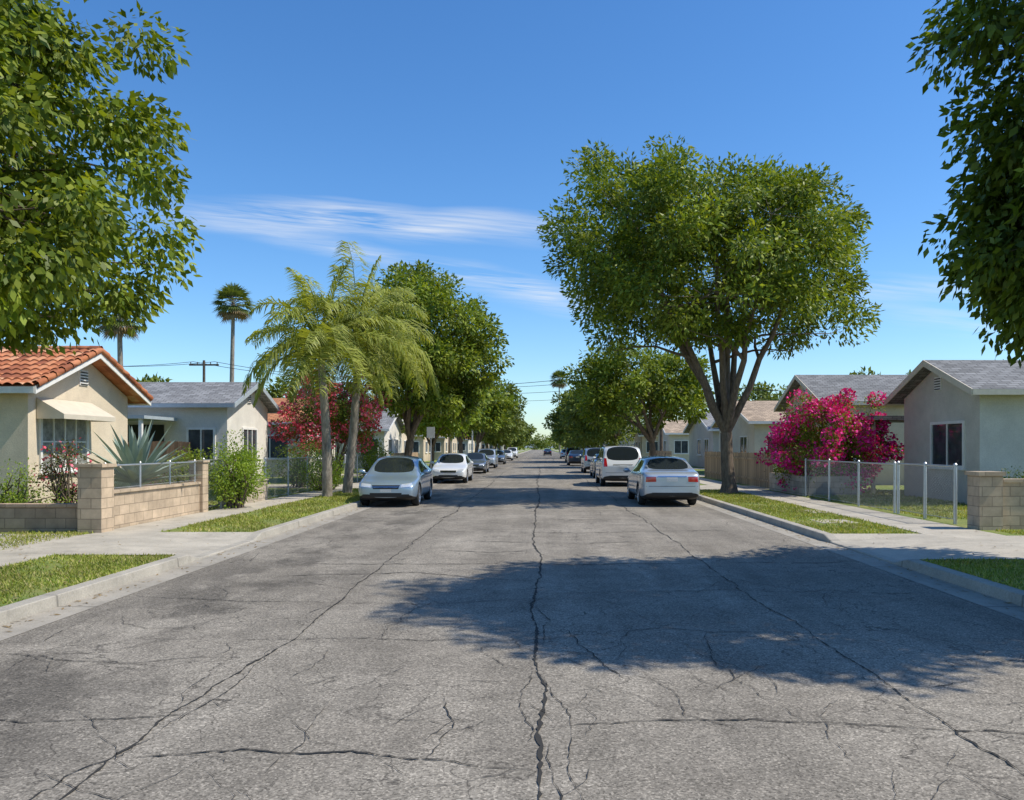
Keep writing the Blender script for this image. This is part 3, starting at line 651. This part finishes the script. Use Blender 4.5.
# ------------------------------------------------------------ poles and cables
def pole(name,x,y,h,arms=((0,1.1),),r=.14):
    b=B(); b.tube([(x,y,0),(x,y,h)],[r,r*.65],8)
    for dz,w in arms:
        b.box(x-w,x+w,y-.06,y+.06,h-.4-dz,h-.28-dz)
        for q in (-.9,-.45,.45,.9): b.tube([(x+q*w,y,h-.28-dz),(x+q*w,y,h-.12-dz)],.035,5)
    b.build(name,M_pole)
pole('utility_pole',-25.2,60,8.3); pole('utility_pole',-11,97,9.5,((0,1.2),(.9,1.2))); pole('utility_pole',9.2,98,10,((0,1.2),(.9,1.2)))
pole('utility_pole',-41,60,8.6); pole('utility_pole',9.4,62,8.0); pole('utility_pole',9.6,135,11,((0,1.2),(.9,1.2))); pole('utility_pole',-8.8,150,11,((0,1.2),))
b=B()
def cable(p,q,sag=.5,r=.014):
    p=Vector(p);q=Vector(q); b.tube([p+(q-p)*t-Vector((0,0,sag*4*t*(1-t))) for t in np.linspace(0,1,14)],r,4,cap=False)
for dx in (-.8,.8): cable((-41+dx,60,8.5),(-25.2+dx,60,8.2),.5,.018); cable((-25.2+dx,60,8.2),(-10+dx,60.3,6.9),.4,.018)
cable((-11,97,9.2),(9.4,62,7.7),.6,.022); cable((-12,62,6.2),(9.4,62,7.9),.3,.02); cable((-11,97,8.4),(9.2,98,9.4),.5,.024); cable((9.4,62,7.9),(12.2,40,4.6),.4,.018); cable((9.2,98,9.6),(9.4,62,7.9),.5,.02)
cable((9.2,98,9.7),(9.6,135,10.6),.5,.025); cable((-8.8,150,10.6),(9.6,135,10.6),.5,.03); cable((-11,97,9.2),(-8.8,150,10.6),.5,.025)
b.build('overhead_cable',M_cable)
def lamp(x,y,s):
    e=empty('street_lamp',(x,y,.1)); b=B(); b.tube([(x,y,.1),(x,y,7.5)],[.09,.06],8); b.tube([(x,y,7.4),(x-s*.8,y,7.9),(x-s*2,y,8.0)],[.05,.04,.035],6); b.build('pole',M_galv,e)
    b=B(); b.box(x-s*1.9,x-s*2.5,y-.12,y+.12,7.9,8.02); b.build('lamp_head',M_galv,e)
lamp(-6.1,72,-1); lamp(6.1,76,1)
e=empty('traffic_sign',(-6.0,44,.1)); b=B(); b.tube([(-6.0,44,.1),(-6.0,44,2.9)],.03,8); b.build('post',M_galv,e)
b=B(); b.box(-6.22,-5.78,43.94,43.96,2.3,2.9); b.build('sign_plate',M_white,e)
# ------------------------------------------------------------ cars
C_dark=simple('car_black_trim',(.012,.012,.013),.5); C_tyre=simple('tyre_rubber',(.02,.02,.02),.85); C_rim=simple('alloy_rim',(.55,.56,.58),.28,.9)
C_glass=simple('car_glass',(.02,.026,.028),.05); C_head=simple('headlamp_lens',(.62,.66,.7),.08,.3,.2,30,1); C_tail=simple('tail_lamp',(.45,.012,.012),.15,0,.3,30,1)
C_plate=simple('licence_plate',(.6,.6,.57),.5,0,.2,40); C_chrome=simple('chrome',(.7,.7,.72),.12,1)
def low(y,w,zb,zs,zt,k=(.91,.82,.70)):
    d=zt-zs; return [(0,zb),(w*.84,zb),(w*.97,zb+.09),(w,max(.5,zb+.2)),(w*.965,zs),(w*k[0],zs+d*.55),(w*k[1],zs+d*.78),(w*k[2],zt-.02),(0,zt)],y
def cab(y,w,zb,zs,zr,wr):
    return [(0,zb),(w*.84,zb),(w*.97,zb+.09),(w,.5),(w*.965,zs),(w*.925,zs+.035),(wr+.035,zr-.075),(wr-.04,zr-.015),(0,zr+.02)],y
def sedan():
    K=(.93,.88,.80)
    st=[(low(0.02,.66,.30,.52,.58),0),(low(.10,.79,.21,.60,.67),0),(low(.38,.865,.17,.69,.77),0),(low(.9,.88,.17,.78,.87),0),(low(1.28,.88,.17,.86,.96,K),0),
     (cab(2.02,.88,.17,.90,1.415,.60),1),(cab(2.5,.88,.17,.91,1.45,.615),1),(cab(2.60,.88,.17,.91,1.452,.615),2),(cab(3.25,.88,.17,.93,1.43,.60),1),(cab(3.42,.88,.17,.935,1.40,.59),3),
     (low(4.0,.88,.17,.95,1.07,K),0),(low(4.36,.865,.19,.94,1.05),0),(low(4.56,.81,.24,.88,.98),0),(low(4.62,.70,.34,.80,.86),0)]
    return dict(st=st,L=4.62,ws=4,rear=9,side=[(4,6),(7,9)],wheels=(.86,3.62),wr=.32)
def suv():
    K=(.95,.90,.84)
    st=[(low(0.02,.70,.36,.66,.76),0),(low(.10,.83,.26,.76,.90),0),(low(.36,.91,.22,.88,1.02),0),(low(.85,.925,.22,.97,1.08),0),(low(1.2,.925,.22,1.0,1.13,K),0),
     (cab(1.75,.925,.22,1.04,1.68,.73),1),(cab(2.35,.925,.22,1.05,1.74,.74),1),(cab(2.46,.925,.22,1.05,1.75,.74),2),(cab(3.35,.925,.22,1.07,1.75,.74),1),(cab(3.46,.925,.22,1.07,1.75,.74),2),(cab(4.30,.92,.22,1.09,1.73,.73),3),
     (low(4.58,.91,.25,1.02,1.12,K),0),(low(4.64,.89,.28,.9,1.0),0),(low(4.68,.80,.4,.82,.88),0)]
    return dict(st=st,L=4.67,ws=4,rear=10,side=[(4,6),(7,8),(9,10)],wheels=(.9,3.68),wr=.36)
def lathe(b,prof,cx,cy,cz,sx,k=28,mi=0):
    V=[]
    for (a,r) in prof:
        for j in range(k): th=2*math.pi*j/k; V.append((cx+a*sx,cy+r*math.cos(th),cz+r*math.sin(th)))
    b.add(V,[(i*k+j,i*k+(j+1)%k,(i+1)*k+(j+1)%k,(i+1)*k+j) for i in range(len(prof)-1) for j in range(k)],mi,True)
C_slot=simple('body_slot',(.5,.5,.5))
def carbody(sp,name):
    st=sp['st']; L=sp['L']; V=[];F=[];MI=[]; n=len(st)
    for (pts,y),t in st:
        ring=[pts[0]]+pts[1:8]+[pts[8]]+[(-a,z) for a,z in pts[7:0:-1]]
        V+=[(a,y-L/2,z) for a,z in ring]
    def mi(i,j):
        jj=j if j<8 else 15-j
        inside=any(a<=i<c for a,c in sp['side'])
        if jj==5 and inside: return 1
        if jj==7 and (i==sp['ws'] or i==sp['rear']): return 1
        if jj==0 or jj==1: return 2
        return 0
    for i in range(n-1):
        for j in range(16): F.append((i*16+j,(i+1)*16+j,(i+1)*16+(j+1)%16,i*16+(j+1)%16)); MI.append(mi(i,j))
    for i,fl in ((0,0),(n-1,1)):
        o=i*16; q=[(o,o+1,o+15)]+[(o+k,o+k+1,o+15-k,o+16-k) for k in range(1,7)]+[(o+7,o+8,o+9)]
        for f in q: F.append(f[::-1] if fl else f); MI.append(0)
    me=bpy.data.meshes.new(name); me.from_pydata(V,[],F)
    for m in (C_slot,C_glass,C_dark): me.materials.append(m)
    me.polygons.foreach_set('material_index',MI)
    ob=bpy.data.objects.new(name,me); COL.objects.link(ob)
    bm=bmesh.new(); bm.from_mesh(me); bmesh.ops.recalc_face_normals(bm,faces=bm.faces)
    cl=bm.edges.layers.float.get('crease_edge') or bm.edges.layers.float.new('crease_edge')
    bm.verts.ensure_lookup_table()
    for ed in bm.edges:
        a,c=[v.index for v in ed.verts]
        if a//16!=c//16 and a%16==c%16 and a%16 in (4,12,5,11): ed[cl]=.55
        ms=set(f.material_index for f in ed.link_faces)
        if ms=={0,1}: ed[cl]=.93
    bm.to_mesh(me); bm.free()
    md=ob.modifiers.new('s','SUBSURF'); md.levels=3; md.render_levels=3
    cutters=[]
    for wy in sp['wheels']:
        for sx in (-1,1):
            b=B(); r=sp['wr']+.055; V2=[];k=32
            for a in (.62,1.1):
                for j in range(k): th=2*math.pi*j/k; V2.append((sx*a,wy-L/2+r*math.cos(th),sp['wr']+.01+r*math.sin(th)))
            b.add(V2,[tuple(range(k)),tuple(range(2*k-1,k-1,-1))]+[(j,j+k,(j+1)%k+k,(j+1)%k) for j in range(k)],2)
            c=b.build('cut',[C_slot,C_glass,C_dark])
            bm=bmesh.new(); bm.from_mesh(c.data); bmesh.ops.recalc_face_normals(bm,faces=bm.faces); bm.to_mesh(c.data); bm.free()
            cutters.append(c); mo=ob.modifiers.new('b','BOOLEAN'); mo.operation='DIFFERENCE'; mo.solver='EXACT'; mo.object=c
    dg=bpy.context.evaluated_depsgraph_get(); em=bpy.data.meshes.new_from_object(ob.evaluated_get(dg)); em.name=name
    em.polygons.foreach_set('use_smooth',[True]*len(em.polygons))
    for c in cutters: bpy.data.objects.remove(c)
    bpy.data.objects.remove(ob)
    return em
def project(bvh,b,quad,axis,mi,nu=8,nv=4,off=.004):
    V=[]
    for j in range(nv+1):
        for i in range(nu+1):
            u=i/nu;v=j/nv; a=(quad[0][0]*(1-u)+quad[1][0]*u)*(1-v)+(quad[3][0]*(1-u)+quad[2][0]*u)*v
            z=(quad[0][1]*(1-u)+quad[1][1]*u)*(1-v)+(quad[3][1]*(1-u)+quad[2][1]*u)*v
            if axis[1]=='y': o=Vector((a,-5 if axis[0]=='-' else 5,z)); d=Vector((0,1 if axis[0]=='-' else -1,0))
            else: o=Vector((-3 if axis[0]=='-' else 3,a,z)); d=Vector((1 if axis[0]=='-' else -1,0,0))
            h,nrm,_,_=bvh.ray_cast(o,d)
            if h is None: return
            V.append(h-d*off)
    b.add(V,[(j*(nu+1)+i,j*(nu+1)+i+1,(j+1)*(nu+1)+i+1,(j+1)*(nu+1)+i) for j in range(nv) for i in range(nu)],mi,True)
def carparts(sp,em,kind):
    L=sp['L']; hy=L/2
    bvh=BVHTree.FromPolygons([v.co.copy() for v in em.vertices],[tuple(p.vertices) for p in em.polygons])
    d=B(); S=kind=='suv'; zo=.2 if S else 0
    P=lambda q,ax,mi,**k: project(bvh,d,q,ax,mi,**k)
    for s in (-1,1):
        P([(s*.42,.57+zo*.9),(s*.74,.60+zo),(s*.72,.70+zo),(s*.44,.665+zo)],'-y',1,off=.008)
        P([(s*.50,.30+zo*.5),(s*.68,.31+zo*.5),(s*.66,.38+zo*.5),(s*.50,.38+zo*.5)],'-y',0)
        if S: P([(s*.66,.86),(s*.82,.86),(s*.80,1.22),(s*.70,1.22)],'+y',2,off=.008)
        else: P([(s*.46,.73),(s*.76,.72),(s*.74,.87),(s*.46,.87)],'+y',2,off=.008)
        ax='+x' if s>0 else '-x'
        zb=.30+zo*.3; zt=.88+zo*.7
        for yy in (1.32,2.55,3.4 if not S else 3.45):
            P([(yy-hy-.006,zb),(yy-hy+.006,zb),(yy-hy+.006,zt),(yy-hy-.006,zt)],ax,0,nu=1,nv=12,off=.002)
        P([(1.32-hy,zb),(3.4-hy,zb),(3.4-hy,zb+.012),(1.32-hy,zb+.012)],ax,0,nu=20,nv=1,off=.002)
        for yy in (2.35,3.2): P([(yy-hy-.09,zt-.09),(yy-hy+.09,zt-.09),(yy-hy+.09,zt-.055),(yy-hy-.09,zt-.055)],ax,4,nu=4,nv=1,off=.025)
        V=[];mx=s*(.98+ (.04 if S else 0)); my=1.55-hy; mz=.98+zo
        for i in range(7):
            for j in range(10):
                ph=math.pi*i/6; th=2*math.pi*j/10; V.append((mx+.11*math.sin(ph)*math.cos(th),my+.06*math.cos(ph),mz+.075*math.sin(ph)*math.sin(th)))
        d.add(V,[(i*10+j,i*10+(j+1)%10,(i+1)*10+(j+1)%10,(i+1)*10+j) for i in range(6) for j in range(10)],5,True)
        d.tube([(s*.82,my,mz-.04),(mx,my,mz-.03)],.025,5,5)
    P([(-.36,.53+zo),(.36,.53+zo),(.40,.64+zo),(-.40,.64+zo)],'-y',0)
    P([(-.38,.58+zo),(.38,.58+zo),(.38,.60+zo),(-.38,.60+zo)],'-y',4,off=.012)
    P([(-.42,.30+zo*.6),(.42,.30+zo*.6),(.46,.42+zo*.6),(-.46,.42+zo*.6)],'-y',0)
    P([(-.16,.44+zo*.8),(.16,.44+zo*.8),(.16,.53+zo*.8),(-.16,.53+zo*.8)],'-y',3,off=.014)
    pz=.74 if not S else .80
    P([(-.16,pz),(.16,pz),(.16,pz+.12),(-.16,pz+.12)],'+y',3,off=.012)
    P([(-.42,pz+.13),(.42,pz+.13),(.42,pz+.155),(-.42,pz+.155)],'+y',4,off=.014)
    P([(-.74,.595),(.74,.595),(.74,.607),(-.74,.607)],'+y',0,nu=16,nv=1,off=.002)
    P([(-.55,.32+zo*.3),(.55,.32+zo*.3),(.58,.42+zo*.3),(-.58,.42+zo*.3)],'+y',0)
    w=B(); r=sp['wr']
    for wy in sp['wheels']:
        for s in (-1,1):
            cx=s*(.845 if not S else .885); cy=wy-hy; q=s
            lathe(w,[(-.2,r*.6),(-.2,r*.9),(-.17,r),(-.03,r),(.005,r*.93),(.01,r*.72)],cx,cy,r,q,28,0)
            lathe(w,[(.01,r*.72),(.0,r*.68),(-.05,r*.62),(-.06,0.001)],cx,cy,r,q,28,2)
            lathe(w,[(.011,r*.73),(.014,r*.68),(-.01,r*.63)],cx,cy,r,q,28,1)
            for k in range(7):
                th=2*math.pi*k/7; u=Vector((0,math.cos(th),math.sin(th))); v=Vector((0,-math.sin(th),math.cos(th)))
                w.obox((cx,cy,r),u,v,(q,0,0),(0.02,r*.68),(-.022,.022),(-.04,.002),1)
            lathe(w,[(.008,0.001),(.008,.05),(-.03,.06)],cx,cy,r,q,14,1)
    if S:
        for s in (-1,1): d.tube([(s*.64,2.0-hy,1.76),(s*.64,2.1-hy,1.80),(s*.64,4.0-hy,1.80),(s*.64,4.1-hy,1.75)],.018,6,0)
    d.tube([(0,3.2-hy,(1.44 if not S else 1.74)),(0,3.42-hy,(1.55 if not S else 1.86))],.008,5,0)
    return d,w
types={}
for nm,f in (('sedan',sedan),('suv',suv)):
    sp=f(); em=carbody(sp,nm+'_body'); types[nm]=(sp,em)+carparts(sp,em,nm)
def paint(name,col,metal=.55):
    return simple(name,col,.3,metal,0,8,1)
def car(name,kind,x,y,rot,pm,sc=1.0):
    sp,em,d,w=types[kind]; e=empty(name,(x,y,0)); e.rotation_euler=(0,0,R(rot)); e.scale=(sc,sc,sc)
    me=em.copy()
    for i,m in enumerate(em.materials):
        if m and m.name==C_slot.name: me.materials[i]=pm
    ob=bpy.data.objects.new('body',me); COL.objects.link(ob); ob.parent=e
    o2=d.build('lights_and_trim',[C_dark,C_head,C_tail,C_plate,C_chrome,pm]); o2.parent=e
    o3=w.build('wheels',[C_tyre,C_rim,C_dark]); o3.parent=e
P_blue=paint('paint_silver_blue',(.36,.46,.55)); P_sil=paint('paint_silver',(.50,.55,.60)); P_wh=paint('paint_white',(.74,.74,.72),0.); P_dk=paint('paint_dark_blue',(.03,.05,.09)); P_gr=paint('paint_grey',(.18,.19,.2)); P_blk=paint('paint_black',(.02,.02,.025),.2)
car('parked_sedan','sedan',-4.62,26.1,1.0,P_blue,1.04); car('parked_sedan','sedan',-4.5,41.5,0,P_wh,1.02); car('parked_suv','suv',-4.6,69.5,0,P_sil,.95)
car('parked_sedan','sedan',-4.5,56,0,P_gr,.98); car('parked_sedan','sedan',-4.5,85,0,P_gr); car('parked_sedan','sedan',-4.5,108,0,P_wh); car('parked_suv','suv',-4.5,130,0,P_wh)
car('parked_sedan','sedan',3.95,26.3,180,P_sil,1.04); car('parked_suv','suv',3.75,38.6,180,P_wh,1.06); car('parked_sedan','sedan',3.95,48,180,P_gr); car('parked_suv','suv',3.9,57,180,P_sil)
car('parked_sedan','sedan',3.6,79,180,P_dk,1.05); car('parked_suv','suv',4.0,98,180,P_blk); car('parked_sedan','sedan',4.0,125,180,P_wh); car('moving_sedan','sedan',1.6,170,180,P_dk)
# ------------------------------------------------------------ sky, sun, camera
EL=52; sv=Vector((math.cos(R(EL))*math.cos(R(-5)),math.cos(R(EL))*math.sin(R(-5)),math.sin(R(EL))))
w=bpy.data.worlds.new('World'); scene.world=w; w.use_nodes=True; nt=w.node_tree; bg=nt.nodes['Background']
sk=N(nt,'ShaderNodeTexSky',sky_type='NISHITA'); sk.sun_disc=False; sk.sun_elevation=R(EL); sk.sun_rotation=R(95); sk.air_density=1.0; sk.dust_density=.35; sk.ozone_density=2.0
g=N(nt,'ShaderNodeTexCoord').outputs['Generated']; x,y,z=SEP(nt,g)
ys=MA(nt,'MAXIMUM',MA(nt,'ABSOLUTE',y),.05); u=MA(nt,'DIVIDE',x,ys); v=MA(nt,'DIVIDE',z,ys)
wn_=MA(nt,'SUBTRACT',NOISE(nt,COMB(nt,u,v,0),4,2),.5)
fib=NOISE(nt,COMB(nt,MA(nt,'MULTIPLY',u,4),MA(nt,'MULTIPLY',MA(nt,'ADD',v,MA(nt,'MULTIPLY',u,.1)),70),1.7),1.,4,.65,.4)
fibr=RAMP(nt,fib,[(.36,.0),(.68,1.)])
def streak(u0,v0,ang,L,W,amt):
    ca,sa=math.cos(ang),math.sin(ang); du=MA(nt,'SUBTRACT',u,u0); dv=MA(nt,'SUBTRACT',v,v0)
    t=MA(nt,'ADD',MA(nt,'MULTIPLY',du,ca),MA(nt,'MULTIPLY',dv,sa)); s=MA(nt,'SUBTRACT',MA(nt,'MULTIPLY',dv,ca),MA(nt,'MULTIPLY',du,sa))
    s=MA(nt,'ADD',s,MA(nt,'MULTIPLY',wn_,W*1.5))
    mt=MA(nt,'SUBTRACT',1.0,MA(nt,'POWER',MA(nt,'DIVIDE',MA(nt,'ABSOLUTE',t),L),2.0),clamp=True)
    ms=MA(nt,'SUBTRACT',1.0,MA(nt,'DIVIDE',MA(nt,'ABSOLUTE',s),W),clamp=True)
    return MA(nt,'MULTIPLY',MA(nt,'MULTIPLY',mt,ms),amt)
tot=None
for a in [(-.22,.282,-.05,.30,.026,1.0),(-.12,.222,-.2,.30,.016,.6),(-.02,.195,-.2,.12,.026,.65),(.47,.195,.05,.14,.025,.45),(.56,.15,-.1,.14,.02,.5)]:
    r=streak(*a); tot=r if tot is None else MA(nt,'ADD',tot,r)
tot=MA(nt,'MULTIPLY',MA(nt,'MINIMUM',tot,1.0),fibr)
hs=N(nt,'ShaderNodeHueSaturation'); hs.inputs['Saturation'].default_value=1.24; hs.inputs['Value'].default_value=1.22; nt.links.new(sk.outputs[0],hs.inputs['Color'])
tint=MIX(nt,1.0,hs.outputs[0],(.84,1.0,1.15),'MULTIPLY')
col=MIX(nt,tot,tint,(7.0,7.2,7.4))
nt.links.new(col,bg.inputs[0]); bg.inputs[1].default_value=.13
l=bpy.data.lights.new('sun','SUN'); l.energy=5.0; l.angle=R(.53); l.color=(1,.935,.81); lo=bpy.data.objects.new('sun',l); COL.objects.link(lo); lo.location=(20,-5,30)
lo.rotation_euler=(-sv).to_track_quat('-Z','Y').to_euler()
cam=bpy.data.cameras.new('camera'); co=bpy.data.objects.new('camera',cam); COL.objects.link(co); co.location=(0,0,1.8); co.rotation_euler=(R(90),0,0)
cam.sensor_width=36; cam.lens=28.125; cam.shift_x=-28/1024; cam.shift_y=47/1024; cam.clip_end=8000; cam.clip_start=.1
scene.camera=co
scene.view_settings.view_transform='Standard'; scene.view_settings.look='None'; scene.view_settings.exposure=0
